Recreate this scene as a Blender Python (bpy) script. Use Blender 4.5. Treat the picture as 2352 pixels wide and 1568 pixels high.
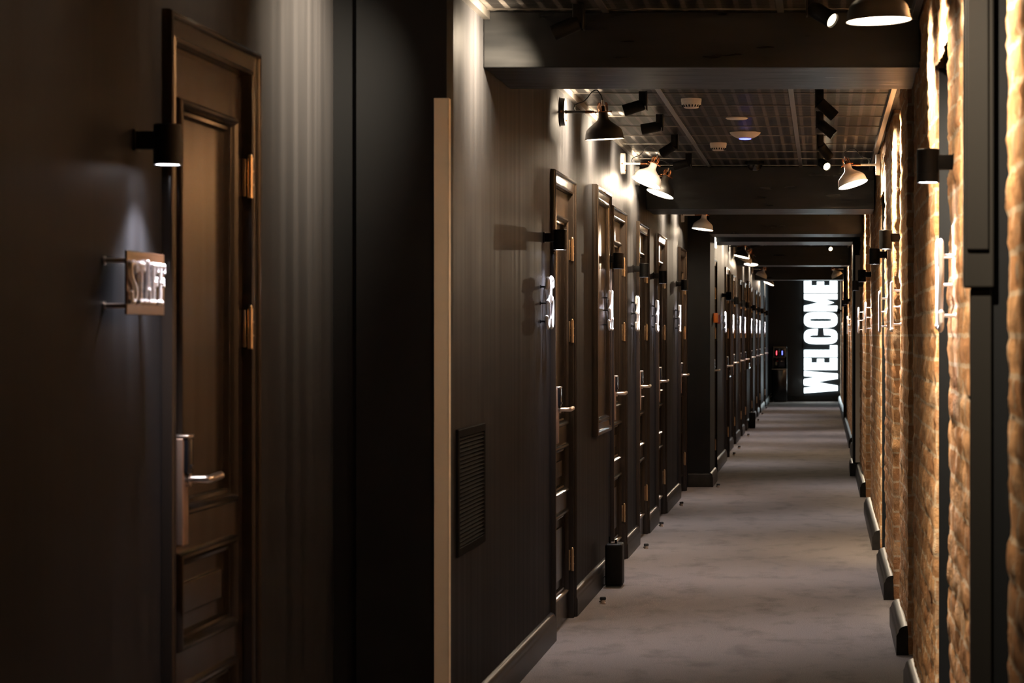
import bpy, bmesh, math, random
import numpy as np
from mathutils import Vector, Matrix, Euler
random.seed(7)
for o in list(bpy.data.objects): bpy.data.objects.remove(o)
S = bpy.context.scene
COL = S.collection
PI = math.pi

# ------------------------------------------------------------------ camera, world, exposure
cd = bpy.data.cameras.new('camera'); cam = bpy.data.objects.new('camera', cd); COL.objects.link(cam)
cam.location = (0, 0, 1.35); cam.rotation_euler = (PI/2, 0, 0)
cd.sensor_width = 36; cd.lens = 5480/2352*36
cd.shift_x = -0.3036; cd.shift_y = -0.006
cd.clip_start = 0.05; cd.clip_end = 200
cd.dof.use_dof = True; cd.dof.focus_distance = 13.5; cd.dof.aperture_fstop = 9.0
S.camera = cam
W = bpy.data.worlds.new('world'); S.world = W; W.use_nodes = True
W.node_tree.nodes['Background'].inputs[0].default_value = (0.9, 0.95, 1, 1)
W.node_tree.nodes['Background'].inputs[1].default_value = 0.001
S.view_settings.view_transform = 'Standard'; S.view_settings.look = 'None'
S.view_settings.gamma = 1; S.view_settings.use_curve_mapping = False
S.view_settings.exposure = 0.9
WARM = (1.0, 0.80, 0.57); COOL = (0.93, 0.90, 1.0)
P_LAMP = 11.0; P_TRACK = 110.0; P_DOWN = 34.0

# ------------------------------------------------------------------ helpers
class MB:
    def __init__(s): s.bm = bmesh.new()
    def poly(s, pts, faces):
        v = [s.bm.verts.new(p) for p in pts]
        for f in faces:
            try: s.bm.faces.new([v[i] for i in f])
            except ValueError: pass
        return s
    def box(s, x0, x1, y0, y1, z0, z1, bev=0):
        r = bmesh.ops.create_cube(s.bm, size=1)
        for v in r['verts']:
            v.co = Vector(((x0+x1)/2+v.co.x*(x1-x0), (y0+y1)/2+v.co.y*(y1-y0), (z0+z1)/2+v.co.z*(z1-z0)))
        if bev:
            es = list({e for v in r['verts'] for e in v.link_edges})
            bmesh.ops.bevel(s.bm, geom=es, offset=bev, segments=3, affect='EDGES', profile=0.5)
        return s
    def cyl(s, p, q, r, r2=None, n=24, cap=True):
        p = Vector(p); q = Vector(q); d = q-p
        m = Matrix.Translation((p+q)/2) @ d.to_track_quat('Z', 'Y').to_matrix().to_4x4()
        bmesh.ops.create_cone(s.bm, cap_ends=cap, segments=n, radius1=r, radius2=r if r2 is None else r2, depth=d.length, matrix=m)
        return s
    def ball(s, p, r, n=12):
        bmesh.ops.create_uvsphere(s.bm, u_segments=n, v_segments=max(6, n//2+2), radius=r, matrix=Matrix.Translation(p)); return s
    def lathe(s, prof, n=40, loc=(0, 0, 0)):
        L = Vector(loc); rings = []
        for r, z in prof:
            if r < 1e-6: rings.append([s.bm.verts.new(L+Vector((0, 0, z)))])
            else: rings.append([s.bm.verts.new(L+Vector((r*math.cos(2*PI*i/n), r*math.sin(2*PI*i/n), z))) for i in range(n)])
        for a, b in zip(rings, rings[1:]):
            for i in range(n):
                j = (i+1) % n
                if len(a) == 1 and len(b) == 1: continue
                if len(a) == 1: s.bm.faces.new((a[0], b[j], b[i]))
                elif len(b) == 1: s.bm.faces.new((a[i], a[j], b[0]))
                else: s.bm.faces.new((a[i], a[j], b[j], b[i]))
        return s
    def tube(s, pts, r, n=8, flat=None):
        pts = [Vector(p) for p in pts]; rings = []
        up = Vector((0.13, 0.27, 0.95)).normalized() if flat is None else Vector(flat)
        for i, p in enumerate(pts):
            d = (pts[min(i+1, len(pts)-1)]-pts[max(i-1, 0)]).normalized()
            a = d.cross(up)
            if a.length < 1e-4: a = d.cross(Vector((1, 0, 0)))
            a.normalize(); b = a.cross(d).normalized()
            rings.append([s.bm.verts.new(p+a*math.cos(2*PI*k/n)*r+b*math.sin(2*PI*k/n)*r) for k in range(n)])
        for A, B in zip(rings, rings[1:]):
            for k in range(n):
                s.bm.faces.new((A[k], A[(k+1) % n], B[(k+1) % n], B[k]))
        s.bm.faces.new(rings[0][::-1]); s.bm.faces.new(rings[-1])
        return s
    def ring(s, y0, y1, z0, z1, prof, closed=True):
        # prof: list of (inset, outward x); mitred frame in the y-z plane
        loops = []
        for d, n in prof:
            if closed: P = [(n, y0+d, z0+d), (n, y0+d, z1-d), (n, y1-d, z1-d), (n, y1-d, z0+d)]
            else: P = [(n, y0+d, z0), (n, y0+d, z1-d), (n, y1-d, z1-d), (n, y1-d, z0)]
            loops.append([s.bm.verts.new(p) for p in P])
        k = 4 if closed else 3
        for A, B in zip(loops, loops[1:]):
            for i in range(k):
                j = (i+1) % 4
                s.bm.faces.new((A[i], A[j], B[j], B[i]))
        return s
    def extrude_y(s, prof, y0, y1):
        # closed x-z outline extruded along y
        a = [s.bm.verts.new((x, y0, z)) for x, z in prof]; b = [s.bm.verts.new((x, y1, z)) for x, z in prof]
        n = len(prof)
        for i in range(n): s.bm.faces.new((a[i], a[(i+1) % n], b[(i+1) % n], b[i]))
        s.bm.faces.new(a[::-1]); s.bm.faces.new(b)
        return s
    def build(s, name, mat, parent=None, smooth=False, loc=None, rot=None):
        bmesh.ops.recalc_face_normals(s.bm, faces=s.bm.faces)
        me = bpy.data.meshes.new(name); s.bm.to_mesh(me); s.bm.free()
        me.materials.append(mat)
        if smooth:
            me.shade_smooth()
            try: me.set_sharp_from_angle(angle=math.radians(38))
            except Exception: pass
        o = bpy.data.objects.new(name, me); COL.objects.link(o)
        if parent: o.parent = parent
        if loc: o.location = loc
        if rot: o.rotation_euler = rot
        return o

def tag(o, label=None, cat=None, group=None, kind=None):
    if label: o['label'] = label
    if cat: o['category'] = cat
    if group: o['group'] = group
    if kind: o['kind'] = kind
    return o
def empty(name, loc, rz=0, label=None, cat=None, group=None, kind=None):
    o = bpy.data.objects.new(name, None); COL.objects.link(o)
    o.location = loc; o.rotation_euler = (0, 0, rz); o.empty_display_size = .05
    return tag(o, label, cat, group, kind)
def copy_tree(o, parent=None):
    c = o.copy(); COL.objects.link(c); c.parent = parent
    for ch in list(o.children): copy_tree(ch, c)
    return c

# ------------------------------------------------------------------ materials
def mat(name, col, rough=.5, metal=0, spec=.5, emit=None, es=0, coat=0):
    m = bpy.data.materials.new(name); m.use_nodes = True
    b = m.node_tree.nodes['Principled BSDF']
    b.inputs['Base Color'].default_value = (*col, 1); b.inputs['Roughness'].default_value = rough
    b.inputs['Metallic'].default_value = metal; b.inputs['Specular IOR Level'].default_value = spec
    b.inputs['Coat Weight'].default_value = coat; b.inputs['Coat Roughness'].default_value = .15
    if emit: b.inputs['Emission Color'].default_value = (*emit, 1); b.inputs['Emission Strength'].default_value = es
    return m
def nd(m, t, **kw):
    n = m.node_tree.nodes.new(t)
    for k, v in kw.items():
        if k in n.inputs: n.inputs[k].default_value = v
        else: setattr(n, k, v)
    return n
def lk(m, a, b): m.node_tree.links.new(a, b)
def noisy(m, scale=(1, 1, 1), nscale=20, detail=5, dist=.002, strength=.4, c1=None, c2=None, rough=None, lo=.35, hi=.65):
    tc = nd(m, 'ShaderNodeTexCoord'); mp = nd(m, 'ShaderNodeMapping'); mp.inputs['Scale'].default_value = scale
    lk(m, tc.outputs['Object'], mp.inputs['Vector'])
    n = nd(m, 'ShaderNodeTexNoise', Scale=nscale, Detail=detail); lk(m, mp.outputs[0], n.inputs['Vector'])
    b = m.node_tree.nodes['Principled BSDF']
    bp = nd(m, 'ShaderNodeBump', Strength=strength, Distance=dist)
    lk(m, n.outputs['Fac'], bp.inputs['Height']); lk(m, bp.outputs[0], b.inputs['Normal'])
    if c1:
        r = nd(m, 'ShaderNodeValToRGB'); r.color_ramp.elements[0].color = (*c1, 1); r.color_ramp.elements[1].color = (*c2, 1)
        r.color_ramp.elements[0].position = lo; r.color_ramp.elements[1].position = hi
        lk(m, n.outputs['Fac'], r.inputs[0]); lk(m, r.outputs[0], b.inputs['Base Color'])
    if rough:
        mr = nd(m, 'ShaderNodeMapRange'); mr.inputs['To Min'].default_value = rough[0]; mr.inputs['To Max'].default_value = rough[1]
        mr.inputs['From Min'].default_value = .3; mr.inputs['From Max'].default_value = .7
        lk(m, n.outputs['Fac'], mr.inputs[0]); lk(m, mr.outputs[0], b.inputs['Roughness'])
    return m
M = {}
M['wall'] = noisy(mat('dark_wall_paint', (.05, .046, .042), .45, spec=.015), (4, 4, .10), 4, 5, .003, .2, (.0145, .0145, .0155), (.0225, .0225, .024), (.42, .55))
M['pillar'] = noisy(mat('black_pillar_paint', (.0085, .0095, .011), .6, spec=.12), (1, 1, 1), 60, 3, .001, .2)
M['beam'] = noisy(mat('beam_paint', (.020, .019, .018), .38, spec=.3), (.6, 14, 4), 5, 5, .002, .25, (.0075, .008, .0085), (.013, .0135, .014), (.25, .45))
M['door'] = noisy(mat('brown_black_door_paint', (.032, .020, .014), .2, spec=.18), (3, 3, .3), 3, 3, .001, .05, (.020, .0135, .010), (.024, .016, .012), (.20, .27))
M['frame'] = mat('door_frame_paint', (.018, .013, .010), .2, spec=.3)
M['skirting'] = noisy(mat('skirting_paint', (.05, .046, .040), .35, spec=.1), (3, .6, 3), 6, 3, .001, .2, (.014, .013, .012), (.022, .020, .018))
M['black'] = mat('matt_black_metal', (.006, .006, .006), .5, spec=.1)
M['blackgloss'] = mat('gloss_black_plastic', (.008, .008, .009), .15, coat=.3)
M['casing'] = mat('casing_paint', (.018, .017, .0155), .35, spec=.3)
M['vent'] = mat('vent_paint', (.010, .0095, .009), .6, spec=.004)
M['rubber'] = mat('black_rubber', (.015, .015, .015), .8)
M['chrome'] = mat('brushed_nickel', (.72, .60, .50), .28, 1)
M['plate_metal'] = mat('satin_bronze_lock_plate', (.40, .27, .20), .42, .9)
M['brass'] = mat('brass', (.70, .52, .33), .3, 1)
M['copper'] = mat('polished_copper', (.85, .38, .18), .2, 1)
M['shade_dark'] = mat('dark_grey_enamel', (.045, .042, .038), .42)
M['shade_white'] = mat('off_white_enamel', (.85, .82, .76), .4)
M['shade_in'] = mat('white_shade_lining', (.85, .82, .76), .5)
M['bulb'] = mat('bulb_glass', (1, .9, .7), .3, emit=(1, .80, .52), es=20)
M['lens'] = mat('downlight_lens', (1, 1, 1), .3, emit=(.95, .93, 1), es=28)
M['tracklens'] = mat('track_lens', (1, .9, .7), .3, emit=(1, .80, .52), es=5)
M['white'] = mat('white_acrylic_letters', (.88, .87, .88), .6, spec=.1)
M['white'].node_tree.nodes['Principled BSDF'].inputs['Subsurface Weight'].default_value = .0
M['plate'] = mat('brown_acrylic_plate', (.055, .027, .017), .15, .1)
M['plastic_white'] = mat('white_plastic', (.62, .56, .50), .45)
M['guard'] = mat('cream_corner_guard', (.84, .76, .63), .5)
M['red'] = mat('red_plastic', (.42, .02, .02), .35)
M['orange'] = mat('orange_plastic', (.65, .17, .02), .35)
M['blueled'] = mat('blue_led', (.1, .1, .8), .4, emit=(.12, .15, 1), es=2.5)
M['redled'] = mat('red_led', (.8, .05, .05), .4, emit=(1, .04, .06), es=4)
M['welcome'] = mat('backlit_white_letters', (1, 1, 1), .4, emit=(.80, .95, 1.0), es=2.0)
M['signpanel'] = mat('dark_glass_sign_panel', (.020, .023, .025), .2)
M['exit'] = mat('lit_diffuser', (1, .95, .85), .4, emit=(1, .90, .74), es=1.6)
M['label_card'] = mat('cream_label', (.7, .6, .45), .5)
M['steel'] = mat('galvanised_steel', (.42, .39, .35), .34, 1)
M['dust'] = mat('darker_end_wall', (.022, .020, .018), .5)

# carpet
m = M['carpet'] = mat('grey_brown_carpet', (.17, .15, .135), .95, spec=.1)
tc = nd(m, 'ShaderNodeTexCoord')
n1 = nd(m, 'ShaderNodeTexNoise', Scale=260, Detail=3)
mp = nd(m, 'ShaderNodeMapping'); mp.inputs['Scale'].default_value = (1.6, .9, 1); lk(m, tc.outputs['Object'], mp.inputs[0])
n2 = nd(m, 'ShaderNodeTexNoise', Scale=3.2, Detail=7, Roughness=.65)
lk(m, tc.outputs['Object'], n1.inputs['Vector']); lk(m, mp.outputs[0], n2.inputs['Vector'])
r1 = nd(m, 'ShaderNodeValToRGB'); r1.color_ramp.elements[0].position = .3; r1.color_ramp.elements[1].position = .7
r1.color_ramp.elements[0].color = (.115, .098, .088, 1); r1.color_ramp.elements[1].color = (.30, .262, .238, 1)
r2 = nd(m, 'ShaderNodeValToRGB'); r2.color_ramp.elements[0].position = .33; r2.color_ramp.elements[1].position = .5
r2.color_ramp.elements[0].color = (.72, .72, .72, 1); r2.color_ramp.elements[1].color = (1, 1, 1, 1)
mx = nd(m, 'ShaderNodeMix', data_type='RGBA', blend_type='MULTIPLY'); mx.inputs[0].default_value = 1
lk(m, n1.outputs[0], r1.inputs[0]); lk(m, n2.outputs[0], r2.inputs[0]); lk(m, r1.outputs[0], mx.inputs[6]); lk(m, r2.outputs[0], mx.inputs[7])
b = m.node_tree.nodes['Principled BSDF']; lk(m, mx.outputs[2], b.inputs['Base Color'])
bp = nd(m, 'ShaderNodeBump', Strength=.6, Distance=.004); lk(m, n1.outputs[0], bp.inputs['Height']); lk(m, bp.outputs[0], b.inputs['Normal'])

# ceiling tiles: ribbed metal with slotted bands
m = M['ceiling'] = mat('ribbed_metal_ceiling', (.12, .11, .10), .30, .2, spec=.10)
tc = nd(m, 'ShaderNodeTexCoord'); sp = nd(m, 'ShaderNodeSeparateXYZ'); lk(m, tc.outputs['Object'], sp.inputs[0])
def math_(m, op, a, b=None):
    n = nd(m, 'ShaderNodeMath', operation=op)
    for i, v in enumerate((a, b)):
        if v is None: continue
        if isinstance(v, (int, float)): n.inputs[i].default_value = v
        else: lk(m, v, n.inputs[i])
    return n.outputs[0]
ribs = math_(m, 'SINE', math_(m, 'MULTIPLY', sp.outputs['Y'], 2*PI/.028))
bandx = math_(m, 'LESS_THAN', math_(m, 'FRACT', math_(m, 'MULTIPLY', sp.outputs['X'], 1/.062)), .30)
slot = math_(m, 'GREATER_THAN', ribs, .2)
hole = math_(m, 'MULTIPLY', math_(m, 'SUBTRACT', 1, bandx), math_(m, 'GREATER_THAN', ribs, .55))
bp = nd(m, 'ShaderNodeBump', Strength=1.0, Distance=.005); lk(m, ribs, bp.inputs['Height'])
b = m.node_tree.nodes['Principled BSDF']; lk(m, bp.outputs[0], b.inputs['Normal'])
mx = nd(m, 'ShaderNodeMix', data_type='RGBA'); mx.inputs[6].default_value = (.018, .017, .016, 1); mx.inputs[7].default_value = (.11, .10, .09, 1)
lk(m, bandx, mx.inputs[0])
mx2 = nd(m, 'ShaderNodeMix', data_type='RGBA'); mx2.inputs[7].default_value = (.01, .01, .01, 1)
lk(m, hole, mx2.inputs[0]); lk(m, mx.outputs[2], mx2.inputs[6]); lk(m, mx2.outputs[2], b.inputs['Base Color'])

# brick (uses the wall's own run/height UV so the joints match the relief)
BW, BH, MO = .225, .075, .012
m = M['brick'] = mat('old_brick', (.4, .2, .1), .85, spec=.25)
tc = nd(m, 'ShaderNodeTexCoord')
br = nd(m, 'ShaderNodeTexBrick', Scale=1.0); br.inputs['Mortar Size'].default_value = .007; br.inputs['Brick Width'].default_value = BW
br.inputs['Row Height'].default_value = BH; br.inputs['Mortar Smooth'].default_value = .4; br.offset = .5
br.inputs['Color1'].default_value = (.72, .42, .20, 1); br.inputs['Color2'].default_value = (.52, .26, .115, 1)
br.inputs['Mortar'].default_value = (.74, .58, .40, 1)
wn = nd(m, 'ShaderNodeTexNoise', Scale=18, Detail=4); lk(m, tc.outputs['UV'], wn.inputs['Vector'])
vm = nd(m, 'ShaderNodeVectorMath', operation='SCALE'); vm.inputs['Scale'].default_value = .016
vs = nd(m, 'ShaderNodeVectorMath', operation='SUBTRACT'); vs.inputs[1].default_value = (.5, .5, .5)
lk(m, wn.outputs['Color'], vs.inputs[0]); lk(m, vs.outputs[0], vm.inputs[0])
va = nd(m, 'ShaderNodeVectorMath', operation='ADD'); lk(m, tc.outputs['UV'], va.inputs[0]); lk(m, vm.outputs[0], va.inputs[1])
lk(m, va.outputs[0], br.inputs['Vector'])
na = nd(m, 'ShaderNodeTexNoise', Scale=9, Detail=8, Roughness=.7); lk(m, tc.outputs['UV'], na.inputs['Vector'])
ra = nd(m, 'ShaderNodeValToRGB'); ra.color_ramp.elements[0].position = .32; ra.color_ramp.elements[1].position = .62
ra.color_ramp.elements[0].color = (.42, .36, .32, 1); ra.color_ramp.elements[1].color = (1.15, 1.1, 1.05, 1)
lk(m, na.outputs[0], ra.inputs[0])
mx = nd(m, 'ShaderNodeMix', data_type='RGBA', blend_type='MULTIPLY'); mx.inputs[0].default_value = .85
lk(m, br.outputs['Color'], mx.inputs[6]); lk(m, ra.outputs[0], mx.inputs[7])
nb = nd(m, 'ShaderNodeTexNoise', Scale=4, Detail=6, Roughness=.7); lk(m, tc.outputs['UV'], nb.inputs['Vector'])
rb = nd(m, 'ShaderNodeValToRGB'); rb.color_ramp.elements[0].position = .52; rb.color_ramp.elements[1].position = .64
rb.color_ramp.elements[0].color = (0, 0, 0, 1); rb.color_ramp.elements[1].color = (.6, .6, .6, 1); lk(m, nb.outputs[0], rb.inputs[0])
mx3 = nd(m, 'ShaderNodeMix', data_type='RGBA'); mx3.inputs[7].default_value = (.56, .42, .28, 1)
lk(m, rb.outputs[0], mx3.inputs[0]); lk(m, mx.outputs[2], mx3.inputs[6])
b = m.node_tree.nodes['Principled BSDF']; lk(m, mx3.outputs[2], b.inputs['Base Color'])
nf = nd(m, 'ShaderNodeTexNoise', Scale=70, Detail=6, Roughness=.7); lk(m, tc.outputs['UV'], nf.inputs['Vector'])
bp = nd(m, 'ShaderNodeBump', Strength=.9, Distance=.009); lk(m, nf.outputs[0], bp.inputs['Height']); lk(m, bp.outputs[0], b.inputs['Normal'])

# ------------------------------------------------------------------ dimensions
HC = 2.50
Y_PIER1 = 7.26; Y_PIER2 = 21.26; Y_END = 48.7
XS, XL, XP, XF, XG = -1.49, -1.205, -1.143, -1.06, -1.105
DH = 2.087

# ------------------------------------------------------------------ floor, ceiling
tag(MB().box(-1.8, .9, -1.5, 26.6, -.08, 0).build('floor', M['carpet']), 'grey brown carpet of the near part of the corridor', 'floor', kind='structure')
tag(MB().box(-1.8, .9, 26.6, Y_END+.2, -.08, -.0015).build('floor', M['carpet']), 'grey carpet of the far part of the corridor beyond the seam', 'floor', kind='structure')
tag(MB().box(-1.8, .9, -1.5, Y_END+.2, HC, HC+.06).build('ceiling', M['ceiling']), 'dark ribbed metal tile ceiling', 'ceiling', kind='structure')
g = MB()
bays = [(-1.5, 8.46), (9.22, 16.24), (17.0, 21.0), (23.8, 30.6), (31.4, 38.6), (39.4, Y_END)]
for y0, y1 in bays:
    for x in (-.77, -.15):
        g.box(x-.012, x+.012, y0, y1, HC-.006, HC-.0005)
    for x in (XL+.012, .325): g.box(x-.012, x+.012, y0, y1, HC-.03, HC-.0005)
    y = y0+.3
    while y < y1:
        g.box(XL+.02, .32, y-.006, y+.006, HC-.004, HC-.0005); y += .6
tag(g.build('trim_1', M['steel']), 'grey metal grid bars carrying the ceiling tiles', 'ceiling grid', kind='structure')

# ------------------------------------------------------------------ left walls
def wall_run(name, X, T, y0, y1, openings, label):
    g = MB(); y = y0; s = -1
    for a, b_ in openings+[(y1, y1)]:
        if a > y: g.box(X-T, X, y, a, 0, HC)
        if b_ > a: g.box(X-T, X, a, b_, DH-.03, HC)
        y = b_
    return tag(g.build(name, M['wall']), label, 'wall', kind='structure')
staff_y = (5.38, 6.24)
L2 = [(10.56, 11.46), (13.50, 14.44), (15.40, 16.28), (17.2, 18.1), (19.85, 20.75)]
L3 = [(22.55, 23.42), (25.72, 26.52)]
L4 = [(28.85, 29.70), (31.25, 32.05), (33.1, 33.9), (36.1, 36.95), (38.8, 39.6), (40.8, 41.6), (44.4, 45.2)]
op = lambda l: [(a+.03, b_-.03) for a, b_ in l]
wall_run('wall_left', XS, .2, -1.5, Y_PIER1, op([staff_y]), 'dark brown painted wall around the staff door')
wall_run('wall_left', XL, .2, Y_PIER1+.12, Y_PIER2, op(L2), 'dark painted left wall between the two left pillars')
wall_run('wall_left', XF, .2, Y_PIER2+.9, 26.62, op(L3), 'short stretch of dark left wall just past the second pillar')
wall_run('wall_left', XG, .2, 26.62, Y_END, op(L4), 'dark painted left wall running to the end of the corridor')
tag(MB().box(XS-.1, -1.4175, Y_PIER1, Y_PIER1+.12, 0, HC).box(-1.4175, XP, Y_PIER1-.012, Y_PIER1+.12, 0, HC).build('trim_2', M['pillar']),
    'black painted wall return right of the staff door', 'pillar', kind='structure')
tag(MB().box(XL-.2, -1.005, Y_PIER2, Y_PIER2+.9, 0, HC).build('trim_3', M['pillar']),
    'black painted pillar halfway down the left side', 'pillar', kind='structure')
tag(MB().box(-1.8, .9, -1.62, -1.5, 0, HC).build('wall_back', M['dust']), 'dark wall behind the camera', 'wall', kind='structure')
tag(MB().box(-1.8, .9, Y_END, Y_END+.15, 0, HC).build('wall_end', M['dust']), 'dark end wall behind the water dispenser and WELCOME sign', 'wall', kind='structure')

# ------------------------------------------------------------------ beams
beams = [(8.466, 9.21, 2.30, XL, .345, 'nearest and lowest looking black ceiling beam'),
         (16.25, 17.0, 2.21, XL, .352, 'second black ceiling beam, behind the bay with the smoke detectors'),
         (21.1, 21.75, 2.245, -1.005, .358, 'third black ceiling beam, in front of the second left pillar'),
         (22.95, 23.85, 2.25, XF, .29, 'fourth black ceiling beam, over the cream corner guard on the right'),
         (30.7, 31.3, 2.25, XG, .35, 'fifth black ceiling beam, second from the WELCOME sign'),
         (38.7, 39.3, 2.25, XG, .35, 'farthest black ceiling beam, crossing the top of the WELCOME sign')]
for i, (a, b_, z, x0, x1, lab) in enumerate(beams):
    tag(MB().box(x0, x1, a, b_, z, HC-.001, .004).build('trim_%d' % (10+i), M['beam']), lab, 'ceiling beam', kind='structure')

# ------------------------------------------------------------------ brick wall, right
def hash2(i, j):
    v = np.sin(i*127.1+j*311.7)*43758.5453
    return v-np.floor(v)
def vnoise(x, y):
    xi = np.floor(x); yi = np.floor(y); fx = x-xi; fy = y-yi
    fx = fx*fx*(3-2*fx); fy = fy*fy*(3-2*fy)
    return (hash2(xi, yi)*(1-fx)+hash2(xi+1, yi)*fx)*(1-fy)+(hash2(xi, yi+1)*(1-fx)+hash2(xi+1, yi+1)*fx)*fy
def relief(u, v):
    row = np.floor(v/BH); uu = u/BW+.5*np.mod(row, 2); c = np.floor(uu)
    du = np.minimum(uu-c, 1-(uu-c))*BW; dv = np.minimum(v/BH-row, 1-(v/BH-row))*BH
    d = np.minimum(du, dv)
    k = np.clip(d/.011, 0, 1)
    h = k*.0045+(hash2(row+3, c+7)-.5)*.005*k
    h += (vnoise(u*22, v*22)-.5)*.008+(vnoise(u*55+9, v*55)-.5)*.008+(vnoise(u*3, v*3+5)-.5)*.010
    return h-.004
def brick_surface(paths, name, label, step):
    VV = []; FF = []; UV = []; base = 0
    for path, z0, z1 in paths:
        pts = []; u = path[0][1]*1.0
        L = [0]
        for p, q in zip(path, path[1:]): L.append(L[-1]+math.dist(p, q))
        for k, (p, q) in enumerate(zip(path, path[1:])):
            n = max(1, int(round(math.dist(p, q)/step)))
            dx, dy = (q[0]-p[0])/math.dist(p, q), (q[1]-p[1])/math.dist(p, q)
            nx, ny = -dy, dx      # faces the corridor (-x) for a run along +y
            for i in range(n + (1 if k == len(path)-2 else 0)):
                t = i/n; N = Vector((nx, ny))
                if i == 0 and k > 0:
                    r = path[k-1]; e = math.dist(r, p); N = Vector((nx-(p[1]-r[1])/e, ny+(p[0]-r[0])/e))
                    N = N.normalized()
                pts.append((p[0]+(q[0]-p[0])*t, p[1]+(q[1]-p[1])*t, N.x, N.y, u+L[k]+math.dist(p, q)*t))
        P = np.array(pts); nz = max(2, int(round((z1-z0)/step))+1); Z = np.linspace(z0, z1, nz)
        U = P[:, 4][:, None].repeat(nz, 1); V = Z[None, :].repeat(len(P), 0)
        H = relief(U, V)
        X = P[:, 0][:, None]+P[:, 2][:, None]*H; Y = P[:, 1][:, None]+P[:, 3][:, None]*H
        VV.append(np.stack([X, Y, V], -1).reshape(-1, 3)); UV.append(np.stack([U, V], -1).reshape(-1, 2))
        a, b_ = len(P), nz
        I = (np.arange(a-1)[:, None]*b_+np.arange(b_-1)[None, :]).reshape(-1)+base
        FF.append(np.stack([I, I+1, I+b_+1, I+b_], -1)); base += a*b_
    V = np.concatenate(VV); F = np.concatenate(FF); U = np.concatenate(UV)
    me = bpy.data.meshes.new(name); me.from_pydata(V.tolist(), [], F.tolist()); me.update()
    uv = me.uv_layers.new(name='UVMap'); li = np.zeros(len(me.loops), dtype=np.int32); me.loops.foreach_get('vertex_index', li)
    uv.data.foreach_set('uv', U[li].astype(np.float32).reshape(-1)); me.materials.append(M['brick']); me.shade_smooth()
    o = bpy.data.objects.new(name, me); COL.objects.link(o)
    return tag(o, label, 'wall', kind='structure')
XN, XR, DP = .345, .36, .30
def pier(a, b_, X, z0=0): return ([(X+DP, a), (X, a), (X, b_), (X+DP, b_)], z0, HC)
def lint(a, b_, X, z=2.17): return ([(X, a), (X, b_)], z, HC)
near = [pier(2.0, 4.45, XN), lint(4.45, 5.08, XN), pier(5.08, 6.52, XN), lint(6.52, 7.35, XN), pier(7.35, 9.05, XN)]
brick_surface(near, 'wall_right', 'orange brick wall on the right nearest the camera', .016)
mid = [pier(10.07, 11.1, XR), pier(12.17, 13.8, XR), lint(13.8, 15.0, XR, 2.2), pier(15.0, 18.07, XR), pier(19.9, 22.95, XR)]
brick_surface(mid, 'wall_right', 'orange brick wall on the right between the first and fourth beams', .02)
far_ = [pier(23.8, 27.6, XR), pier(28.6, 36.0, XR), pier(36.5, Y_END, XR)]
brick_surface(far_, 'wall_right', 'orange brick wall on the right beyond the cream corner guard', .045)
tag(MB().box(XR+DP-.01, XR+DP+.05, -1.5, Y_END, 0, HC).build('wall_right', M['dust']), 'dark plaster at the back of the right hand recesses', 'wall', kind='structure')
tag(MB().box(XN, XN+DP+.04, -1.5, 2.0, 0, HC).build('wall_right', M['dust']), 'plain dark right wall beside the camera', 'wall', kind='structure')
# pillars on the right
tag(MB().box(.29, XR+DP-.02, 22.93, 23.8, 0, HC).build('trim_4', M['pillar']), 'black pillar on the right carrying the cream corner guard', 'pillar', kind='structure')
tag(MB().box(.312, XR+DP-.02, 36.0, 36.5, 0, HC).build('trim_5', M['pillar']), 'slim black pillar far down on the right', 'pillar', kind='structure')
# black linings of the brick doorways
def lining(a, b_, X, z, lab, n):
    g = MB(); g.box(X+.012, X+DP-.02, a+.004, a+.02, 0, z).box(X+.012, X+DP-.02, b_-.02, b_-.004, 0, z).box(X+.03, X+DP-.02, a+.02, b_-.02, z-.004, z+.015)
    tag(g.build('trim_%d' % n, M['pillar']), lab, 'door lining', kind='structure')
lining(6.52, 7.35, XN, 2.17, 'black lining of the brick doorway under the nearest right sign', 20)
lining(4.45, 5.08, XN, 2.17, 'black lining of the doorway at the right edge of the photo', 21)
lining(13.8, 15.0, XR, 2.2, 'black lining of the brick doorway under the right hand copper lamp', 22)
g = MB(); g.box(.312, XN+.012, 5.045, 5.075, 0, 1.45, .004); g.box(.297, XN+.016, 5.03, 5.075, 1.45, HC-.001, .005)
g.box(.303, XN+.004, 5.022, 5.032, 1.53, HC-.002, .003)
tag(g.build('trim_23', M['casing']), 'dark glossy casing with a thicker upper part at the right edge', 'door casing', kind='structure')

# ------------------------------------------------------------------ skirting
def skirt(X, y0, y1, side, name, lab, t=.027, h=.125):
    s = 1 if side == 'left' else -1
    pr = [(0, 0), (t, 0), (t, h*.66), (t*.93, h*.70), (t*.86, h*.74)]
    for k in range(7):
        a = k/6*PI/2
        pr.append((t*.80*math.cos(a)+.001, h*.78+h*.22*math.sin(a)))
    pr.append((0, h))
    return tag(MB().extrude_y([(X+s*x, z) for x, z in pr], y0, y1).build(name, M['skirting'], smooth=True), lab, 'skirting board', kind='structure')
segs = [(XL, Y_PIER1+.12, 10.56), (XL, 11.46, 13.5), (XL, 14.44, 15.4), (XL, 16.28, 17.2), (XL, 18.1, 19.85)]
names = ['left of door 35', 'between doors 35 and 34', 'between doors 34 and 33', 'between doors 33 and 32', 'between doors 32 and 31']
for (X, a, b_), lab in zip(segs, names): skirt(X, a, b_, 'left', 'baseboard_left', 'dark skirting board '+lab)
skirt(XS, -1.5, staff_y[0], 'left', 'baseboard_left', 'dark skirting board left of the staff door'); skirt(XS, staff_y[1], Y_PIER1-.02, 'left', 'baseboard_left', 'dark skirting board right of the staff door')
skirt(-1.005, Y_PIER2-.027, Y_PIER2+.9, 'left', 'baseboard_left', 'dark skirting board along the second left pillar')
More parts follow.
